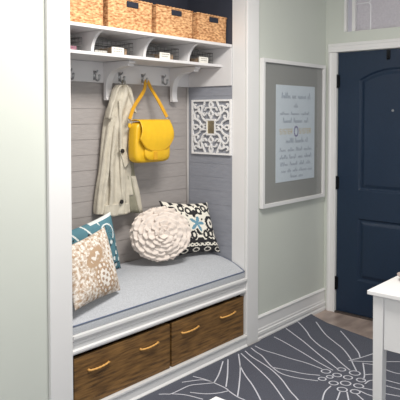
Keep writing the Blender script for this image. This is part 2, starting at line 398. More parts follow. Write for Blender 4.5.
# ================================================================ WICKER BASKETS
def basket(x0, x1, label):
    t = thing('wicker_basket', label, 'basket', ((x0+x1)/2, .33, 2.0165), 'woven storage baskets on the top shelf')
    y0, y1, zb, h = .145, .480, 2.0170, .171
    b = NB(); W = x1-x0; D = y1-y0; per = []
    cr = .018; N = 150
    L = 2*(W+D)
    def peri(s):
        s = s % L
        if s < W: return x0+s, y0, 0, -1
        s -= W
        if s < D: return x1, y0+s, 1, 0
        s -= D
        if s < W: return x1-s, y1, 0, 1
        s -= W
        return x0, y1-s, -1, 0
    NZ_ = 30; rows = []
    for j in range(NZ_+1):
        z = zb+h*j/NZ_; row = []
        for i in range(N):
            s = L*i/N; x, y, nx_, ny_ = peri(s)
            # pull corners in
            cxn, cyn = (x-(x0+x1)/2)/(W/2), (y-(y0+y1)/2)/(D/2)
            rnd = max(0, abs(cxn)+abs(cyn)-1.9)*.10
            d = .0032*abs(math.sin(j*math.pi/2.0+.6+(i % 2)*1.57))*(.6+.5*noise.noise(Vector((i*.7, j*1.3, x0*9))))
            tp = 1-.012*(1-j/NZ_)-rnd
            row.append(b.verts.new(((x0+x1)/2+(x-(x0+x1)/2)*tp+nx_*(d-.003), (y0+y1)/2+(y-(y0+y1)/2)*tp+ny_*(d-.003), z)))
        rows.append(row)
    for j in range(NZ_):
        for i in range(N):
            b.faces.new((rows[j][i], rows[j][(i+1) % N], rows[j+1][(i+1) % N], rows[j+1][i]))
    # inner wall and floor
    inner = [b.verts.new(((x0+x1)/2+(v.co.x-(x0+x1)/2)*.93, (y0+y1)/2+(v.co.y-(y0+y1)/2)*.93, v.co.z)) for v in rows[-1]]
    low = [b.verts.new((v.co.x, v.co.y, zb+.012)) for v in inner]
    for i in range(N):
        b.faces.new((rows[-1][i], rows[-1][(i+1) % N], inner[(i+1) % N], inner[i])); b.faces.new((inner[i], inner[(i+1) % N], low[(i+1) % N], low[i]))
    b.faces.new(low); b.faces.new(rows[0][::-1])
    bmesh.ops.recalc_face_normals(b, faces=b.faces)
    obj('body', b, M['basket'], t, smooth=True)
    r = NB(); pts = []
    for i in range(N):
        x, y, _, _ = peri(L*i/N); pts.append((((x0+x1)/2+(x-(x0+x1)/2)*.985), ((y0+y1)/2+(y-(y0+y1)/2)*.985), zb+h+.001+.0015*math.sin(i*1.9)))
    tube(r, pts, .0065, 6, closed=True); obj('rim', r, M['basket'], t, smooth=True)
    hx0 = (x0+x1)/2-.035; obj('handle', box(hx0, hx0+.088, y0-.004, y0+.004, zb+.130, zb+.163), M['slot_shade'], t, bevel=.003)  # dark plate in place of a cut handle slot, its shade painted on
basket(1.835, 2.160, 'woven straw basket at the left end of the top shelf, beside the tall left casing')
basket(2.190, 2.528, 'woven straw basket second from the left on the top shelf')
basket(2.560, 2.882, 'woven straw basket third from the left on the top shelf')
basket(2.928, 3.222, 'woven straw basket at the right end of the top shelf, by the dark niche wall')

# ================================================================ WIRE TRAYS IN THE CUBBIES
def wire_tray(x0, x1, label, lab):
    t = thing('wire_basket', label, 'basket', ((x0+x1)/2, .33, 1.8865), 'small wire baskets in the cubbies')
    y0, y1, z0 = .222, .455, 1.8895; b = NB()
    for z, r in ((z0, .0018), (z0+.024, .0014), (z0+.048, .0014), (z0+.070, .0024)):
        tube(b, [(x0, y0, z), (x1, y0, z), (x1, y1, z), (x0, y1, z)], r, 6, closed=True)
    n = 9
    for i in range(n+1):
        x = x0+(x1-x0)*i/n; tube(b, [(x, y0, z0+.07), (x, y0, z0), (x, y1, z0), (x, y1, z0+.07)], .0013, 5)
    for i in range(1, 8):
        y = y0+(y1-y0)*i/8; tube(b, [(x0, y, z0+.07), (x0, y, z0), (x1, y, z0), (x1, y, z0+.07)], .0013, 5)
    for yy in (y0,):   # raised loop
        xm = x0+.055
        tube(b, catmull([(xm-.03, yy, z0+.07), (xm-.03, yy, z0+.082), (xm+.03, yy, z0+.082), (xm+.03, yy, z0+.07)], 4), .0022, 6)
    obj('wire_cage', b, M['wire'], t)
    if lab:
        o = obj('label_card', box(lab, lab+.088, y0-.016, y0-.010, 1.8875, 1.9265), M['card'], t)
        ik = NB()
        random.seed(int(lab*100))
        for r in range(2):
            x = lab+.014
            while x < lab+.072:
                ww = random.uniform(.004, .010); bx(ik, x, x+ww, y0-.0166, y0-.0160, 1.914-.013*r, 1.918-.013*r); x += ww+.004
        obj('writing', ik, M['ink'], o)
wire_tray(1.840, 2.070, 'small dark wire basket without a label in the left end cubby', None)
wire_tray(2.150, 2.440, 'small dark wire basket with white label card in the second cubby from left', 2.268)
wire_tray(2.545, 2.830, 'small dark wire basket with white label card in the third cubby from left', 2.648)
wire_tray(2.930, 3.165, 'small dark wire basket with white label card in the right end cubby', 3.012)
def flat_pack(x0, x1, z0, z1, m, name, label, cat, y0=.240, y1=.42):
    o = obj(name, box(x0, x1, y0, y1, z0, z1), m, bevel=.003); tag(o, label, cat)
Zt = 1.8930
flat_pack(1.900, 2.050, Zt, Zt+.020, M['pink'], 'notebook', 'flat pink notebook lying in the left end wire basket', 'notebook')
flat_pack(2.175, 2.262, Zt, Zt+.012, M['card'], 'envelope_stack', 'low white stack of envelopes in the second wire basket from left', 'papers')
flat_pack(2.290, 2.410, Zt, Zt+.034, M['tan'], 'card_box', 'tan card box in the second wire basket, behind its label', 'box')
flat_pack(2.570, 2.640, Zt, Zt+.014, M['wire'], 'sunglasses_case', 'flat dark case in the third wire basket from left', 'case')
flat_pack(2.680, 2.800, Zt, Zt+.030, M['tan'], 'card_box', 'tan card box in the third wire basket, behind its label', 'box')
flat_pack(3.03, 3.13, Zt, Zt+.030, M['tan'], 'card_box', 'tan card box in the right end wire basket, behind its label', 'box')

# ================================================================ COAT
coat = thing('coat', 'beige canvas trench coat with dark buttons hanging from a hook left of the yellow bag', 'coat', (2.572, .43, 1.74))
def loft(rows, y, dep, k=7, amp=.22, ph=0, tw=.6, N=72, sub=5, seed=0):
    """rows: (v, left px, right px[, y]) traced in the plane of the garment, then given real thickness and folds"""
    R = []
    for r in rows:
        a, c = hy(r[1], r[0], y), hy(r[2], r[0], y)
        R.append(((a.x+c.x)/2, (a.z+c.z)/2, (c.x-a.x)/2, r[3] if len(r) > 3 else dep))
    R = catmull([Vector((p[0], p[1], p[2])) for p in R], sub); n = len(R)
    deps = [rows[min(len(rows)-1, int(i/sub))][3] if len(rows[0]) > 3 else dep for i in range(n)]
    bm = NB(); rings = []
    for i, p in enumerate(R):
        z = p.y; ring = []
        for q in range(N):
            a = 2*math.pi*q/N
            f = 1+amp*math.sin(k*a+ph+tw*i/sub)*(.6+.6*noise.noise(Vector((q*.12, i*.09, seed))))+amp*.5*noise.noise(Vector((math.cos(a)*2, math.sin(a)*2, i*.12+seed)))
            fx = 1+(f-1)*.45
            sx = math.copysign(abs(math.cos(a))**.8, math.cos(a))
            ring.append(bm.verts.new((p.x+p.z*sx*fx, y+deps[i]*math.sin(a)*f, z+.004*noise.noise(Vector((a, i*.3, seed+3))))))
        rings.append(ring)
    for A, B in zip(rings, rings[1:]):
        for q in range(N): bm.faces.new((A[q], B[q], B[(q+1) % N], A[(q+1) % N]))
    bm.faces.new(rings[0]); bm.faces.new(rings[-1][::-1])
    bmesh.ops.recalc_face_normals(bm, faces=bm.faces)
    return bm
obj('coat_body', loft([(85, 119, 124), (88, 117, 128), (95, 115.5, 131), (105, 112, 132), (118, 109.5, 131), (132, 107.5, 129), (148, 106, 127), (165, 105, 126), (185, 105.5, 126), (203, 105, 127), (214, 105, 127)],
    .445, .034, k=7, amp=.55, seed=1), M['coat'], coat, smooth=True)
obj('sleeve', loft([(108, 108, 113), (125, 105, 111.5), (150, 102, 108), (170, 100, 107), (190, 97.5, 104.5), (208, 96, 103), (214, 95.8, 102.5)], .455, .030, k=5, amp=.45, seed=2), M['coat'], coat, smooth=True)
obj('sleeve', loft([(112, 124, 130), (130, 121.5, 130), (148, 120.5, 129), (162, 121, 130), (176, 123, 134), (187, 124.8, 136), (195, 126, 138)], .434, .016, k=5, amp=.40, seed=5), M['coat'], coat, smooth=True)
obj('placket', loft([(100, 119, 122), (130, 119.5, 122), (165, 120, 123.5), (203, 121.5, 126)], .402, .007, k=3, amp=.3, seed=21), M['coat'], coat, smooth=True)
o = obj('coat_lining', loft([(150, 124, 131), (175, 126, 134.5), (193, 127.5, 138.5), (212, 131, 141)], .435, .022, k=4, amp=.3, seed=8), M['coat_dark'], coat, smooth=True); o['label'] = 'darker olive-grey inside of the coat'
o = obj('coat_facing', loft([(176, 131, 135.5), (193, 134, 139.5), (213, 138.5, 142.5)], .415, .012, k=3, amp=.2, seed=9), M['coat'], coat, smooth=True)
obj('lapel', loft([(85, 117, 120.5), (90, 113.5, 118.5), (98, 111.5, 116.5), (108, 108.5, 113.5), (119, 106.5, 110.5)], .415, .022, k=3, amp=.4, seed=11), M['coat'], coat, smooth=True)
obj('lapel', loft([(85, 121, 126), (90, 124.5, 130), (98, 128, 133), (106, 130, 134.5), (113, 132.5, 135.5)], .425, .022, k=3, amp=.4, seed=13), M['coat'], coat, smooth=True)
obj('hem_band', loft([(203.5, 103.6, 127.3), (208, 103.4, 127.4), (214.6, 104.0, 127.6)], .444, .040, k=6, amp=.18, seed=1), M['coat'], coat, smooth=True)
# belt tab with its button
tb = NB(); q = [hy(*p) for p in ((119.5, 148.5, .385), (125.5, 148, .392), (130, 162, .402), (125, 168, .388))]
F_ = [tb.verts.new(p) for p in q]; B_ = [tb.verts.new(p+Vector((0, .007, 0))) for p in q]
tb.faces.new(F_); tb.faces.new(B_[::-1])
for i in range(4): tb.faces.new((F_[i], B_[i], B_[(i+1) % 4], F_[(i+1) % 4]))
bmesh.ops.recalc_face_normals(tb, faces=tb.faces)
obj('belt_tab', tb, M['coat'], coat, bevel=.002)
for u, v, y in ((122.7, 151, .380), (121.8, 201.8, .388)):
    p = hy(u, v, y); bt = NB(); bmesh.ops.create_cone(bt, cap_ends=True, segments=20, radius1=.014, radius2=.012, depth=.009, matrix=Matrix.Translation(p) @ Matrix.Rotation(math.radians(90), 4, 'X'))
    obj('button', bt, M['button'], coat, bevel=.001)
lp = NB(); tube(lp, catmull([(2.560, .450, 1.728), (2.561, .449, 1.760), (2.572, .452, 1.7615), (2.583, .449, 1.760), (2.584, .450, 1.728)], 4), .003, 6)
obj('hanging_loop', lp, M['coat_dark'], coat, smooth=True)

# ================================================================ YELLOW BAG
bag = thing('handbag', 'bright yellow leather shoulder bag with a rounded flap hanging from a hook', 'bag', (2.75, .42, 1.27))
bx0, bx1, by0, by1, bz0, bz1 = hy(127.0, 150, .392).x, hy(170.5, 150, .318).x, .312, .392, hy(150, 162.5, .33).z, hy(150, 121.5, .35).z
def soft(bm, x0, x1, y0, y1, z0, z1, n=4.0, top=.9, nx=28, nz=20, bulge=1.0):
    """a soft pouch: superellipse outline in x/z, puffed in y"""
    cx, cz, hw, hh = (x0+x1)/2, (z0+z1)/2, (x1-x0)/2, (z1-z0)/2; cy, hd = (y0+y1)/2, (y1-y0)/2
    rings = []
    K = 15
    for j in range(K):
        t = -1+2*j/(K-1); s = (1-abs(t)**3.2)**.5 if abs(t) < 1 else 0; sc = .90+.10*s
        ring = []
        for i in range(64):
            a = 2*math.pi*i/64; ca, sa = math.cos(a), math.sin(a)
            r = (abs(ca)**n+abs(sa)**n)**(-1/n)
            tw = 1 if sa < 0 else 1-(1-top)*sa
            ring.append(bm.verts.new((cx+hw*r*ca*sc*tw, cy+hd*t*bulge, cz+hh*r*sa*sc)))
        rings.append(ring)
    for A, B in zip(rings, rings[1:]):
        for i in range(64): bm.faces.new((A[i], A[(i+1) % 64], B[(i+1) % 64], B[i]))
    for R_, s in ((rings[0], 1), (rings[-1], -1)):
        c = bm.verts.new(sum((v.co for v in R_), Vector())/64+Vector((0, -.008*s, 0)))
        mid = [bm.verts.new(v.co*.55+c.co*.45+Vector((0, -.004*s, 0))) for v in R_]
        for i in range(64): bm.faces.new((R_[i], R_[(i+1) % 64], mid[(i+1) % 64], mid[i])); bm.faces.new((mid[i], mid[(i+1) % 64], c))
    bmesh.ops.recalc_face_normals(bm, faces=bm.faces)
    return bm
obj('bag_body', soft(NB(), bx0, bx1, by0, by1, bz0, bz1, n=7, top=.94), M['yellow'], bag, smooth=True)
obj('front_pocket', soft(NB(), bx0+.060, bx1-.03, by0-.022, by0+.015, bz0+.012, bz0+.135, n=3.2, top=1), M['yellow'], bag, smooth=True)
# flap: sheet going from the back over the top and down the front with rounded lower edge
fl = NB(); NXF = 40; path = []
fx0, fx1 = bx0+.018, bx1-.010
def flap_pt(s, t, off):       # s across 0..1, t along 0..1
    cxs = 2*s-1; zlow = bz0+.068+.085*abs(cxs)**3.0
    if t < .25:
        a = t/.25; return Vector((fx0+(fx1-fx0)*s, by1-.012-(by1-by0+.0)*a*.95, bz1+.004+.006*math.sin(a*math.pi)+off))
    a = (t-.25)/.75; ztop = bz1+.003
    z = ztop+(zlow-ztop)*a; bul = .018*math.sin(min(1, a*1.3)*math.pi*.5)
    return Vector((fx0+(fx1-fx0)*s+(.5-s)*.02*(1-a)-(0.5-s)*.03*max(0, a-.5), by0-.006-bul-.010*math.sin(a*3.1)-off, z))
for side in (0, 1):
    pass
NT = 30
S1 = [[fl.verts.new(flap_pt(i/NXF, j/NT, .004)) for j in range(NT+1)] for i in range(NXF+1)]
S0 = [[fl.verts.new(flap_pt(i/NXF, j/NT, -.001)) for j in range(NT+1)] for i in range(NXF+1)]
for i in range(NXF):
    for j in range(NT):
        fl.faces.new((S1[i][j], S1[i][j+1], S1[i+1][j+1], S1[i+1][j])); fl.faces.new((S0[i][j], S0[i+1][j], S0[i+1][j+1], S0[i][j+1]))
for i in range(NXF):
    fl.faces.new((S1[i][NT], S0[i][NT], S0[i+1][NT], S1[i+1][NT])); fl.faces.new((S1[i][0], S1[i+1][0], S0[i+1][0], S0[i][0]))
for j in range(NT):
    fl.faces.new((S1[0][j], S0[0][j], S0[0][j+1], S1[0][j+1])); fl.faces.new((S1[NXF][j], S1[NXF][j+1], S0[NXF][j+1], S0[NXF][j]))
bmesh.ops.recalc_face_normals(fl, faces=fl.faces)
flap = obj('flap', fl, M['yellow'], bag, smooth=True)
st = NB()
tube(st, [flap_pt(.02+.96*i/40, .965, .0045) for i in range(41)], .0016, 5); obj('stitching', st, M['strap'], flap)
obj('buckle_tab', box(hy(153,155,.29).x, hy(156.5,155,.29).x, by0-.034, by0-.026, bz0+.02, bz0+.072), M['strap'], bag, bevel=.003)
def ribbon(pts, w, th, up=Vector((0, 1, 0))):
    bm = NB(); pts = catmull(pts, 8); rows = []
    for i, p in enumerate(pts):
        t = (pts[min(i+1, len(pts)-1)]-pts[max(i-1, 0)]).normalized(); s = t.cross(up).normalized(); n_ = s.cross(t)
        rows.append([bm.verts.new(p+s*a*w/2+n_*c*th/2) for a, c in ((-1, -1), (1, -1), (1, 1), (-1, 1))])
    for A, B in zip(rows, rows[1:]):
        for k_ in range(4): bm.faces.new((A[k_], A[(k_+1) % 4], B[(k_+1) % 4], B[k_]))
    bm.faces.new(rows[0][::-1]); bm.faces.new(rows[-1]); bmesh.ops.recalc_face_normals(bm, faces=bm.faces)
    return bm
HK = 2.768
s1 = obj('shoulder_strap', ribbon([hy(129.5, 119.5, .355), hy(134, 107, .385), (HK-.035, .437, 1.70), (HK-.008, .447, 1.758), (HK+.010, .447, 1.7615), (HK+.034, .437, 1.715), hy(158, 100, .39), hy(167, 117, .355)], .024, .005), M['strap'], bag, bevel=.001)
for u, v in ((129.5, 121.5), (168, 119.5)):
    p = hy(u, v, .355); r = NB(); tube(r, [p+Vector((.013*math.cos(a), 0, .013*math.sin(a))) for a in [k_*math.pi/10 for k_ in range(20)]], .003, 6, closed=True)
    obj('ring', r, M['nickel'], bag, smooth=True)
for u, v in ((129.5, 124), (168, 122)):
    p = hy(u, v, .355); obj('strap_tab', box(p.x-.010, p.x+.010, p.y-.004, p.y+.004, p.z-.022, p.z+.004), M['yellow'], bag, bevel=.002)

# ================================================================ PILLOWS
def pillow(name, label, corners, thick, paint, N=84, pinch=.05, normal_hint=Vector((-.6, -1, .2)), m=None):
    """corners: TL, TR, BR, BL"""
    TL, TR, BR, BL = [Vector(c) for c in corners]
    nrm = (TR-TL).cross(BL-TL).normalized()
    if nrm.dot(normal_hint) < 0: nrm = -nrm
    b = NB(); col = b.loops.layers.float_color.new('pat')
    def P(u, v, side):
        pu = u-pinch*u*(1-abs(v)**2)*(abs(u)**2) ; pv = v-pinch*v*(1-abs(u)**2)*(abs(v)**2)
        a, c = (pu+1)/2, (pv+1)/2
        base = (TL*(1-a)+TR*a)*c+(BL*(1-a)+BR*a)*(1-c)
        h = max(0, (1-u**4)*(1-v**4))**.62 * (1-.12*(u*u+v*v))
        w = .004*noise.noise(Vector((u*3, v*3, thick*50)))*(1 if abs(u) < .97 and abs(v) < .97 else 0)
        return base+nrm*side*(h*thick/2+w)
    g = {}
    for s in (1, -1):
        for i in range(N+1):
            for j in range(N+1):
                edge = i in (0, N) or j in (0, N)
                if edge and s == -1: g[(s, i, j)] = g[(1, i, j)]; continue
                g[(s, i, j)] = b.verts.new(P(-1+2*i/N, -1+2*j/N, s))
    for s in (1, -1):
        for i in range(N):
            for j in range(N):
                q = [g[(s, i, j)], g[(s, i+1, j)], g[(s, i+1, j+1)], g[(s, i, j+1)]]
                f = b.faces.new(q if s == 1 else q[::-1])
                for l, (ii, jj) in zip(f.loops, ([(i, j), (i+1, j), (i+1, j+1), (i, j+1)] if s == 1 else [(i, j+1), (i+1, j+1), (i+1, j), (i, j)])):
                    l[col] = paint(-1+2*(i+.5)/N, -1+2*(j+.5)/N)
    bmesh.ops.recalc_face_normals(b, faces=b.faces)
    o = obj(name, b, m or M['pat'], smooth=True); tag(o, label, 'pillow')
    # piped edge
    return o, P
def ell(u, v, cu_, cv, a, b_, rot=0):
    du, dv = u-cu_, v-cv; c, s = math.cos(rot), math.sin(rot)
    return (((du*c+dv*s)/a)**2+((-du*s+dv*c)/b_)**2)**.5
def p_ikat(u, v):
    blk, wh, tl = srgb(34, 33, 36), srgb(232, 226, 212), srgb(104, 146, 164)
    uu = abs(u-.12); c = wh
    w = noise.noise(Vector((u*6, v*6, 1)))*.08
    # star flower in the middle
    a = math.atan2(v-.12, u-.12); r = math.hypot(u-.12, v-.12)
    if r < .20+.12*math.cos(5*a)+w: return tl
    if r < .29+.10*math.cos(5*a)+w*.5: return wh
    if ell(uu, v, .62, .12, .26, .30) < 1+w:
        return blk if ell(uu, v, .62, .12, .15, .18) > 1 or ell(uu, v, .62, .12, .06, .08) < 1 else wh
    for cu_, cv in ((.22, .62), (.0, .50), (.48, .72), (.26, -.30), (.0, -.14), (.50, -.28), (.80, .62), (.86, -.3)):
        e_ = ell(uu, v, cu_, cv, .13, .17)
        if e_ < 1+w*2: return wh if e_ < .45 and cu_ > .1 else blk
    if v > .84+w: return blk if math.sin(u*17) > .1 else wh
    if -.62+w < v < -.42+w: return blk if uu < .86 and math.sin(u*15)+.6*math.sin(v*20) > -.6 else wh
    if -.74 < v <= -.62+w: return wh if math.sin(u*36)*math.sin(v*40) > -.3 else blk
    if v <= -.74: 
        e_ = ell(uu % .5, v, .25, -.88, .18, .11); return wh if .55 < e_ < .85 else blk
    if uu > .97: return blk
    if noise.noise(Vector((u*7+9, v*7, 4))) > .30: return blk
    return c
bw, _ = pillow('throw_pillow', 'black and cream ikat print pillow with pale blue flower, right corner of the seat',
    [(2.835, .405, .985), (3.203, .300, .945), (3.207, .185, .612), (2.86, .285, .628)], .115, p_ikat, pinch=.09)
def p_teal(u, v):
    tl, wh, dk, br = srgb(84, 128, 140), srgb(226, 230, 226), srgb(40, 52, 60), srgb(92, 74, 66)
    w = noise.noise(Vector((u*3, v*3, 7)))
    if v > .90 and u > .0: return wh
    cx_, cv_ = .55, .46; r = ell(u, v, .50, .42, .30, .34)
    a = math.atan2(v-.42, u-.50)
    if .86 < r < 1.02 and -.9 < a < 2.2: return wh
    if r < .9 and abs(math.sin(a*4+u*6)) < .16: return dk
    for cu_, cv in ((.58, .06), (.86, -.1), (.74, -.36), (.60, -.55), (.85, -.62), (.68, -.82), (-.1, .5), (-.7, -.2)):
        if ell(u, v, cu_, cv, .055, .075) < 1: return wh
        if ell(u, v, cu_-.05, cv-.09, .06, .03, .6) < 1: return dk
    for cu_, cv in ((-.15, .42), (-.02, .20)):
        if ell(u, v, cu_, cv, .13, .15) < 1+w*.4: return br if ell(u, v, cu_, cv, .07, .08) > 1 else wh
    if v > .52 and u < .3 and math.sin(u*12+v*5) > .93: return wh
    if v < -.70 and w > .0: return dk
    if math.sin(u*7+w*6)*math.sin(v*6-2) > .93: return dk
    return tl
pillow('throw_pillow', 'teal square pillow with white and dark floral sprigs, behind the beige paisley pillow',
    [(2.02, .365, .890), hy(110.5, 211.5, .375), hy(121, 268, .375), (2.08, .33, .625)], .12, p_teal, pinch=.06)
def p_paisley(u, v):
    bg, bei, wh, br = srgb(194, 176, 158), srgb(176, 148, 120), srgb(226, 218, 208), srgb(156, 130, 108)
    w = noise.noise(Vector((u*5, v*5, 3)))*.12
    e1 = ell(u, v, .22, -.42, .34, .46, .25)
    if e1 < 1+w:
        if e1 > .80: return wh if math.sin(math.atan2(v+.42, u-.22)*14) > -.2 else br
        if e1 > .66: return bei
        return wh if math.sin(u*26+v*9)*math.sin(v*24-u*6) > -.25 else br
    if e1 < 1.14+w: return bei
    e2 = ell(u, v, -.02, .30, .42, .24, .5)
    if e2 < 1+w: return bei if e2 > .55 or noise.noise(Vector((u*9, v*9, 2))) > 0 else wh
    e3 = ell(u, v, .72, .02, .22, .5, .1)
    if e3 < 1+w: return wh if math.sin(u*30+v*10)*math.sin(v*22) > -.35 else bei
    q = noise.noise(Vector((u*11, v*11, 6))); q2 = noise.noise(Vector((u*17+3, v*17, 2)))
    if q > .24: return wh
    if q < -.30: return br if q2 > .1 else bei
    return bg if q2 > -.22 else wh
pillow('throw_pillow', 'beige and white paisley print square pillow leaning at the left end of the seat',
    [(1.832, .110, .872), hy(104.5, 226.5, .19), hy(120.5, 290, .085), (1.838, -.002, .584)], .105, p_paisley, pinch=.05)
# round ruffled pillow
c0 = Vector((2.706, .262, .803)); nrm = Vector((-.46, -.87, .20)).normalized()
ex_ = Vector((0, 0, 1)).cross(nrm).normalized(); ez_ = nrm.cross(ex_)
def RP(r, a, h): return c0+ex_*(r*math.cos(a))*1.0+ez_*(r*math.sin(a))*.86+nrm*h
rp = thing('round_pillow', 'round cream pillow covered in rings of ruffles, at the middle of the seat', 'pillow', tuple(c0-Vector((0, 0, .18))))
RT = .044
def dome(r): return RT*max(0, 1-(r/.165)**3)**.5 if r < .165 else 0
b = NB(); prof_ = [(.165*math.sin(t*math.pi/2/10), 1) for t in range(11)]
ringsA = []; NA = 72
for s in (1, -1):
    prev = None
    cen = b.verts.new(RP(0, 0, RT*s)); last = None
    for t in range(1, 15):
        r = .165*math.sin(t/14*math.pi/2)
        if t == 14:
            ring = ringsA[0] if s == -1 else [b.verts.new(RP(r, 2*math.pi*k_/NA, 0)) for k_ in range(NA)]
            if s == 1: ringsA.append(ring)
        else: ring = [b.verts.new(RP(r, 2*math.pi*k_/NA, s*dome(r))) for k_ in range(NA)]
        for k_ in range(NA):
            if last is None: b.faces.new((cen, ring[k_], ring[(k_+1) % NA]))
            else: b.faces.new((last[k_], ring[k_], ring[(k_+1) % NA], last[(k_+1) % NA]))
        last = ring
bmesh.ops.recalc_face_normals(b, faces=b.faces)
obj('pillow_body', b, M['cream'], rp, smooth=True)
def ruffle(r0, r1, h0, h1, waves, amp, seed):
    bm = NB(); NR = waves*7; K = 5; A = []
    for k_ in range(NR):
        a = 2*math.pi*k_/NR; ln = []
        ww = math.sin(a*waves+2*noise.noise(Vector((math.cos(a)*3, math.sin(a)*3, seed)))); sc = noise.noise(Vector((math.cos(a)*4, math.sin(a)*4, seed+5)))
        for j in range(K+1):
            t = j/K; r = r0+(r1-r0)*t+.012*sc*t+.004*ww*t; h = h0+(h1-h0)*t+amp*ww*t+.011*sc*t+.005*t*(1 if math.sin(a*waves) > .75 else 0)
            da = .35/waves*math.cos(a*waves)*t
            ln.append(bm.verts.new(RP(r, a+da, h)))
        A.append(ln)
    for k_ in range(NR):
        B_, D_ = A[k_], A[(k_+1) % NR]
        for j in range(K): bm.faces.new((B_[j], D_[j], D_[j+1], B_[j+1]))
    o = obj('ruffle', bm, M['cream'], rp, smooth=True)
    s = o.modifiers.new('solid', 'SOLIDIFY'); s.thickness = .003
for (r0, r1, h0, h1, wv, am, sd) in ((.150, .188, -.032, -.044, 24, .006, 1), (.152, .194, -.014, -.018, 26, .006, 2), (.148, .194, .002, .004, 24, .006, 3)):
    ruffle(r0, r1, h0, h1, wv, am, sd)
def petal_ring(n, r0, r1, h0, h1, seed):
    random.seed(seed); bm = NB(); S, T = 14, 7
    for k_ in range(n):
        a0 = 2*math.pi*(k_+random.uniform(-.18, .18))/n+seed; ha = math.pi/n*random.uniform(1.15, 1.45); til = random.uniform(.004, .009); dr = random.uniform(-.006, .008); ph = random.uniform(0, 6)
        g = []
        for i in range(S+1):
            s_ = -1+2*i/S
            g.append([bm.verts.new(RP(r0+(r1+dr-r0)*(j/T)*(1-.16*abs(s_)**3)+.002*math.sin(9*s_+ph)*(j/T), a0+s_*ha,
                h0+(h1-h0)*(j/T)+til*s_*(j/T)+.005*(j/T)**3+.0035*math.sin(6.5*s_+ph)*(j/T))) for j in range(T+1)])
        for i in range(S):
            for j in range(T): bm.faces.new((g[i][j], g[i+1][j], g[i+1][j+1], g[i][j+1]))
    o = obj('petal_ring', bm, M['cream'], rp, smooth=True); m_ = o.modifiers.new('solid', 'SOLIDIFY'); m_.thickness = .0028
for a in ((12, .120, .186, .022, .024, 1), (10, .088, .158, .036, .034, 2), (8, .056, .128, .046, .044, 3), (7, .032, .094, .052, .054, 4), (5, .012, .064, .056, .062, 5), (3, .0, .038, .058, .068, 6)): petal_ring(*a)

# ================================================================ FRETWORK MIRROR (on the right niche wall)
mr = thing('fretwork_mirror', 'square white carved fretwork frame with a tiny mirror, on the niche side wall', 'mirror', (XR0, .283, 1.275))
cyM, czM, hM = .2835, 1.464, .1755
def spiral(cx_, cy_, r, a0, turns, sgn=1, n=26):
    out = []
    for i in range(n+1):
        t = i/n; rr = r*(1-.78*t); a = a0+sgn*turns*2*math.pi*t; out.append((cx_+rr*math.cos(a), cy_+rr*math.sin(a)))
    return out
lines = [spiral(.50, .68, .21, -2.2, .85), spiral(.72, .40, .19, 1.8, .85, -1), spiral(.79, .80, .13, 3.6, .6),
    [(0, .95), (.08, .8), (.0, .62), (.10, .48), (.0, .34)], [(.95, 0), (.80, .08), (.62, 0), (.48, .10), (.34, 0)], [(.30, .95), (.36, .80), (.50, .54), (.40, .30), (.24, .22)],
    [(.95, .30), (.84, .30), (.62, .22), (.50, .10), (.30, .10)], [(.22, .50), (.34, .42), (.44, .50)], [(.12, .70), (.24, .70), (.30, .62)]]
segs = []
for L_ in lines:
    P_ = [tuple(p[:2]) for p in catmull([(a, c, 0) for a, c in L_], 4)] if len(L_) < 10 else L_
    for p, q in zip(P_, P_[1:]): segs.append((p[0], p[1], q[0]-p[0], q[1]-p[1]))
def solid(u, v):
    a, c = abs(u), abs(v)
    if a > .925 or c > .925: return True
    if a < .24 and c < .30: return False if (a < .175 and c < .23) else True
    for x, y, dx, dy in segs:
        t = max(0, min(1, ((a-x)*dx+(c-y)*dy)/(dx*dx+dy*dy+1e-9)))
        if (a-x-t*dx)**2+(c-y-t*dy)**2 < .030**2: return True
    return False
NM = 112; cell = {}
for i in range(NM):
    for j in range(NM):
        if solid(-1+2*(i+.5)/NM, -1+2*(j+.5)/NM): cell[(i, j)] = 1
b = NB(); vc = {}
def V(i, j, s):
    if (i, j, s) not in vc: vc[(i, j, s)] = b.verts.new((XR0-.0015-.014*s, cyM-hM+2*hM*i/NM, czM-.189+.378*j/NM))
    return vc[(i, j, s)]
for (i, j) in cell:
    b.faces.new((V(i, j, 1), V(i, j+1, 1), V(i+1, j+1, 1), V(i+1, j, 1))); b.faces.new((V(i, j, 0), V(i+1, j, 0), V(i+1, j+1, 0), V(i, j+1, 0)))
    for di, dj, p, q in ((-1, 0, (i, j), (i, j+1)), (1, 0, (i+1, j+1), (i+1, j)), (0, -1, (i+1, j), (i, j)), (0, 1, (i, j+1), (i+1, j+1))):
        if (i+di, j+dj) not in cell: b.faces.new((V(*p, 1), V(*p, 0), V(*q, 0), V(*q, 1)))
bmesh.ops.smooth_vert(b, verts=[v for v in b.verts], factor=.5, use_axis_x=False, use_axis_y=True, use_axis_z=True)
bmesh.ops.recalc_face_normals(b, faces=b.faces)
obj('fretwork_frame', b, mat('white_lacquer', (238, 236, 234), .4), mr)
obj('mirror_glass', box(XR0-.009, XR0-.004, cyM-hM*.20, cyM+hM*.20, czM-hM*.26, czM+hM*.26), M['mirror'], mr)

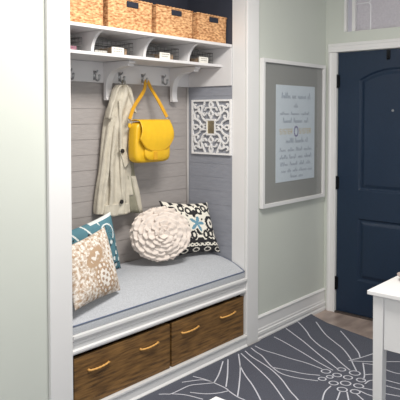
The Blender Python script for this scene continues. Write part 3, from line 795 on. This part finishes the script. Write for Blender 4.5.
# ================================================================ FRAMED PRINT
fp = thing('framed_print', 'large white framed handwritten print with a grey mat on the wall by the door', 'picture', (3.817, 0, .91))
px0, px1, pz0, pz1 = 3.397, 4.240, .909, 1.932; wf = .026
b = NB()
for q in ((px0, px1, pz0, pz0+wf), (px0, px1, pz1-wf, pz1), (px0, px0+wf, pz0+wf, pz1-wf), (px1-wf, px1, pz0+wf, pz1-wf)): bx(b, q[0], q[1], -.030, -.001, q[2], q[3])
obj('frame', b, M['white'], fp, bevel=.0015)
obj('mat_board', box(px0+wf, px1-wf, -.014, -.004, pz0+wf, pz1-wf), M['mat_board'], fp)
pr_ = obj('print_sheet', box(3.572, 4.098, -.0165, -.0145, 1.070, 1.760), M['paper'], fp)
def scribble(bm, x0, x1, z, h, seed, w=.0035, mi=0, caps=False):
    random.seed(seed); x = x0
    while x < x1-.02:
        wl = random.uniform(.05, .12); xe = min(x1, x+wl); pts = []; n = max(2, int((xe-x)/.016))
        for i in range(n*2+1):
            t = i/(n*2); zz = z+(h*(.55 if random.random() < .75 else 1.1) if i % 2 else 0)
            pts.append(Vector((x+(xe-x)*t+random.uniform(-.002, .002), -.0170, zz)))
        P_ = pts if caps else catmull(pts, 4)
        for p, q in zip(P_, P_[1:]):
            d = (q-p); 
            if d.length < 1e-5: continue
            s = Vector((-d.z, 0, d.x)).normalized()*w/2
            bm.faces.new([bm.verts.new(k_) for k_ in (p-s, q-s, q+s, p+s)]).material_index = mi
        x = xe+random.uniform(.018, .030)
wr = NB()
rows = [(3.64, 4.03, 1.665, .040, 0), (3.80, 3.90, 1.600, .030, 0), (3.62, 4.05, 1.548, .020, 0), (3.66, 4.00, 1.490, .034, 0), (3.70, 4.00, 1.345, .034, 0),
        (3.62, 4.06, 1.285, .026, 0), (3.62, 4.05, 1.232, .028, 0), (3.63, 4.06, 1.182, .026, 0), (3.64, 4.06, 1.135, .024, 0), (3.76, 3.95, 1.092, .028, 0)]
for i, (a, c, z, h, mi) in enumerate(rows): scribble(wr, a, c, z, h, 20+i, w=.0040)
obj('handwriting', wr, M['ink_blue'], pr_)
for a, c in ((3.620, 3.795), (3.878, 4.055)):
    wo = NB(); x = a; h = .034; random.seed(int(a*10))
    def stroke(x0, z0, x1, z1, w=.0045):
        p, q = Vector((x0, -.0170, z0)), Vector((x1, -.0170, z1)); d = q-p; s_ = Vector((-d.z, 0, d.x)).normalized()*w/2
        wo.faces.new([wo.verts.new(k_) for k_ in (p-s_, q-s_, q+s_, p+s_)])
    z = 1.412
    for ch in 'SISTER':
        w_ = .020
        if ch == 'I': stroke(x+.009, z, x+.009, z+h); x += .022; continue
        if ch == 'S':
            for e_ in ((0, 0, w_, 0), (w_, 0, w_, h/2), (w_, h/2, 0, h/2), (0, h/2, 0, h), (0, h, w_, h)): stroke(x+e_[0], z+e_[1], x+e_[2], z+e_[3])
        if ch == 'T': stroke(x+w_/2, z, x+w_/2, z+h); stroke(x, z+h, x+w_, z+h)
        if ch == 'E': stroke(x, z, x, z+h); [stroke(x, z+q_, x+w_, z+q_) for q_ in (0, h/2, h)]
        if ch == 'R':
            stroke(x, z, x, z+h)
            for e_ in ((0, h, w_, h), (w_, h, w_, h/2), (w_, h/2, 0, h/2), (w_*.3, h/2, w_, 0)): stroke(x+e_[0], z+e_[1], x+e_[2], z+e_[3])
        x += .030
    o = obj('lettering', wo, M['ink_ochre'], pr_); o['label'] = 'ochre row of capital lettering'
wv_ = NB()
for k_ in range(14):
    a = 2*math.pi*k_/14; p = Vector((3.836+.026*math.cos(a), -.0168, 1.428+.034*math.sin(a)))
    wv_.faces.new([wv_.verts.new(p+Vector((.0075*math.cos(t), 0, .0075*math.sin(t)))) for t in [m_*math.pi/3 for m_ in range(6)]])
o = obj('wreath_drawing', wv_, M['ink_violet'], pr_); o['label'] = 'small violet wreath'
obj('glass', box(px0+wf, px1-wf, -.0215, -.0195, pz0+wf, pz1-wf), M['glass'], fp)

# ================================================================ RUG
ZR = .012
edge = [(4.060, -.024), (4.035, -.06), (3.985, -.20), (3.945, -.36), (3.905, -.52), (3.876, -.66), (3.866, -.80), (3.862, -1.2), (3.85, -1.9), (3.84, -2.9)]
outline = [(XR1+.02, -.026), (3.6, -.024), (3.85, -.024)]+edge
poly = [(XL1-1.1, -.034), (XL1, -.034), (2.3, -.034), (2.9, -.034), (XR1+.005, -.034)]+outline+[(2.0, -2.95), (XL1-1.1, -2.95)]
b = NB(); top = [b.verts.new((x, y, ZR+(.010 if i in (8, 9) else 0))) for i, (x, y) in enumerate(poly)]; bot = [b.verts.new((x, y, .001)) for x, y in poly]
b.faces.new(top); b.faces.new(bot[::-1])
for i in range(len(poly)): b.faces.new((bot[i], bot[(i+1) % len(poly)], top[(i+1) % len(poly)], top[i]))
bmesh.ops.recalc_face_normals(b, faces=b.faces)
bmesh.ops.triangulate(b, faces=[f for f in b.faces if len(f.verts) > 4])
def rline(bm, P_, w=.0085, closed=False, mi=1):
    z = ZR+.0012; P_ = [Vector((p[0], p[1], z)) for p in P_]; L_ = len(P_); rows = []
    for i, p in enumerate(P_):
        t = (P_[(i+1) % L_]-P_[i-1]) if closed else (P_[min(i+1, L_-1)]-P_[max(i-1, 0)])
        t.z = 0; t.normalize(); s = Vector((-t.y, t.x, 0))*w/2
        rows.append((bm.verts.new(p-s), bm.verts.new(p+s)))
    for i in range(L_ if closed else L_-1):
        A, B = rows[i], rows[(i+1) % L_]; f = bm.faces.new((A[0], B[0], B[1], A[1])); f.material_index = mi
        if f.calc_center_median() and f.normal.z < 0: f.normal_flip()
TR = [
 [(158.8,394.4),(165,394.2),(171,394),(180,390),(190,385.6),(203,384),(214,383)],
 [(172,394),(182,394.6),(190,396),(203,399.5)],
 [(182,382.5),(190,381.3),(203,380),(213,382.5)],
 [(190,392.5),(205,394),(218,393.2),(229,390.8)],
 [(193,376.5),(205,379.5),(214,383),(225,388),(230,392),(237.5,397),(246,401),(256,408)],
 [(214,383),(219,374),(223,361.5)], [(226,387),(227.5,375),(228,359.5)], [(237.5,397),(239.3,384),(240.2,368),(238.5,354)],
 [(240,366),(245,375),(253,386),(260.5,400),(268,418)],
 [(241,353.5),(248,360),(259,370),(271,382),(284,400),(296,418)],
 [(245,351),(252,357),(264,364.5),(273,371),(282,380),(290,391),(298,400),(312,420)],
 [(251,348),(256,352),(262,356),(268,363),(272.5,367.5),(280,373),(290,376.5),(303,379),(318,381)],
 [(272.5,367.5),(280,369),(290,371),(305,374),(320,375.5)],
 [(255,346),(263,350),(276,354),(290,358.5),(306,363),(322,369)],
 [(274,337),(282,341),(290,345.5),(303,353),(316,361),(333,370.5)],
 [(286,328.5),(290,331.5),(304,342),(314,350.5),(325,359.5),(338,369.5)],
 [(298,322),(302,326),(307,332),(311,338),(320,346),(331,353),(340,362),(350,370.5)],
 [(316,322),(325,334),(335,342.5),(343,349),(350,358),(353,364),(356.5,371)],
 [(340.5,331),(345,336),(350,342),(358,352),(360,357.5)],
 [(348.5,360.8),(354,359.5),(360,358),(374,353.5),(392,347)], [(348.5,360.8),(362,361.6),(384,361.8),(412,361.8)],
 [(363,363.5),(374,365.2),(390,371.5),(400,374),(412,375)], [(363,363),(364.5,375),(363,380)], [(364.5,375),(374,374.6),(384,379.5),(400,384),(412,387)],
 [(384,385.5),(400,389.5),(415,393)], [(362,388),(374,390.5),(384,393.5),(400,396.5),(415,399)],
 [(360,391),(366,394),(374,397),(384,402),(400,408)], [(356.5,394),(362,399),(372,408)], [(347,392),(349,402),(352,414)], [(340,392),(337,400),(331,412)],
 [(331,386),(325,392),(322.3,401),(321,412)], [(365,384),(369,381),(376,380)]]
for L_ in TR: rline(b, catmull([hz(u, v, ZR) for u, v in L_], 5), .0078)
for (u, v, r) in ((341.5,369.6,4.0),(337.2,375.2,4.2),(348,377.6,4.3),(354.8,373.2,5.2),(361,380.2,4.3),(345.6,383.4,5.0),(358.6,386,4.7),(342.2,389.6,4.8),(355.3,391.8,4.6),(325.9,371.5,4.5),(322.3,379,3.7),(329.8,377,3.2),(333.6,383.2,4.4)):
    p = hz(u, v, ZR); dpt = (p-CAM).dot(Fv); R_ = r/F_PX*dpt
    rline(b, [(p.x+R_*math.cos(t), p.y+R_*math.sin(t)) for t in [k_*math.pi/12 for k_ in range(24)]], .0078, True)
# second bloom out of the picture, further along the rug
for (cx_, cy_) in ((1.15, -.75), (2.45, -2.2), (.95, -2.3)):
    for k_ in range(7):
        a = k_*math.pi/3; rr = .085 if k_ else 0
        rline(b, [(cx_+rr*math.cos(a)+.030*math.cos(t), cy_+rr*math.sin(a)+.030*math.sin(t)) for t in [m_*math.pi/10 for m_ in range(20)]], .0078, True)
    for k_ in range(18):
        a = k_*math.pi/9; L1 = .52 if cx_ > 1.1 else .35
        rline(b, catmull([(cx_+r*math.cos(a+.12*math.sin(r*9+k_)), cy_+r*math.sin(a+.12*math.sin(r*9+k_)), 0) for r in (.13, .13+L1*.3, .13+L1*.6, .13+L1)], 4), .0078)
rug = obj('area_rug', b, [M['rug'], M['rug_line']]); tag(rug, 'slate grey wool rug with thin white line flowers on the floor', 'rug')

# ================================================================ WHITE TABLE at the right
tx0, ty1, tz = 2.597, -1.170, .742
TW, TD = 1.15, .52
tb_ = thing('side_table', 'white painted table with square legs standing on the rug in front of the door', 'table', (tx0+TW/2, ty1-TD/2, ZR))
obj('table_top', box(tx0, tx0+TW, ty1-TD, ty1, tz-.020, tz), M['white'], tb_, bevel=.003)
lx0, ly1, lw = tx0+.020, ty1-.020, .050
for lx in (lx0, tx0+TW-.020-lw):
    for ly in (ly1, ty1-TD+.020+lw):
        bl = NB(); top_ = [(lx, ly), (lx+lw, ly), (lx+lw, ly-lw), (lx, ly-lw)]
        bx(bl, lx, lx+lw, ly-lw, ly, ZR+.0017, tz-.0205)
        for v in bl.verts:
            if v.co.z < .1: v.co.x = lx+lw/2+(v.co.x-lx-lw/2)*.84; v.co.y = ly-lw/2+(v.co.y-ly+lw/2)*.84
        obj('leg', bl, M['white'], tb_, bevel=.002)
az0, az1 = .475, tz-.021
obj('apron', box(lx0+.010, lx0+.028, ty1-TD+.070+.001, ly1-lw-.001, az0, az1), M['white'], tb_)
obj('apron', box(tx0+TW-.048, tx0+TW-.030, ty1-TD+.070+.001, ly1-lw-.001, az0, az1), M['white'], tb_)
obj('apron', box(lx0+lw+.001, tx0+TW-.071, ly1-.028, ly1-.010, az0, az1), M['white'], tb_)
obj('apron', box(lx0+lw+.001, tx0+TW-.071, ty1-TD+.030, ty1-TD+.048, az0, az1), M['white'], tb_)
# small dish standing on the table
p = hz(411, 281, tz)
dsh = obj('dish', lathe(NB(), [(.030, 0), (.034, .004), (.060, .022), (.066, .030), (.062, .030), (.030, .010), (.001, .009)], (p.x, p.y, tz+.0005), 36), M['ceramic'], smooth=True)
tag(dsh, 'small taupe ceramic dish on the white table, half out of the picture', 'dish')
# white stool whose corner just enters the bottom edge
sx1, sy1, sz = 1.808, -.921, .45
stl = thing('stool', 'white painted stool at the bottom edge, only its corner showing on the rug', 'stool', (sx1-.17, sy1-.17, ZR))
obj('stool_top', box(sx1-.34, sx1, sy1-.34, sy1, sz-.022, sz), M['white'], stl, bevel=.003)
for ax in (0, 1):
    for ay in (0, 1):
        x = sx1-.055-ax*.27; y = sy1-.055-ay*.27; obj('leg', box(x, x+.035, y, y+.035, ZR+.0017, sz-.0225), M['white'], stl, bevel=.002)
for yy in (sy1-.034, sy1-.323): obj('stool_rail', box(sx1-.289, sx1-.056, yy, yy+.012, .36, sz-.023), M['white'], stl)

# ================================================================ LIGHT
W = bpy.data.worlds.new('world'); bpy.context.scene.world = W; W.use_nodes = True
bg = W.node_tree.nodes['Background']; bg.inputs[0].default_value = (.90, .95, 1.0, 1); bg.inputs[1].default_value = .75
def area(name, loc, target, sx, sy, power, col=(1, 1, 1)):
    l = bpy.data.lights.new(name, 'AREA'); l.shape = 'RECTANGLE'; l.size = sx; l.size_y = sy; l.energy = power; l.color = col
    o = bpy.data.objects.new(name, l); C.objects.link(o); o.location = loc
    o.rotation_euler = (Vector(target)-Vector(loc)).to_track_quat('-Z', 'Y').to_euler()
    return o
area('window_light', (-1.2, -3.2, 1.9), (2.6, .2, 1.0), 1.4, 1.2, 25, (1, .98, .95))
area('ceiling_light', (2.05, -1.0, 2.68), (2.05, -.9, 0), .8, .5, 52, (1, .97, .93))
vs = bpy.context.scene.view_settings
vs.view_transform = 'Standard'; vs.look = 'None'; vs.gamma = 1; vs.use_curve_mapping = False; vs.exposure = .17
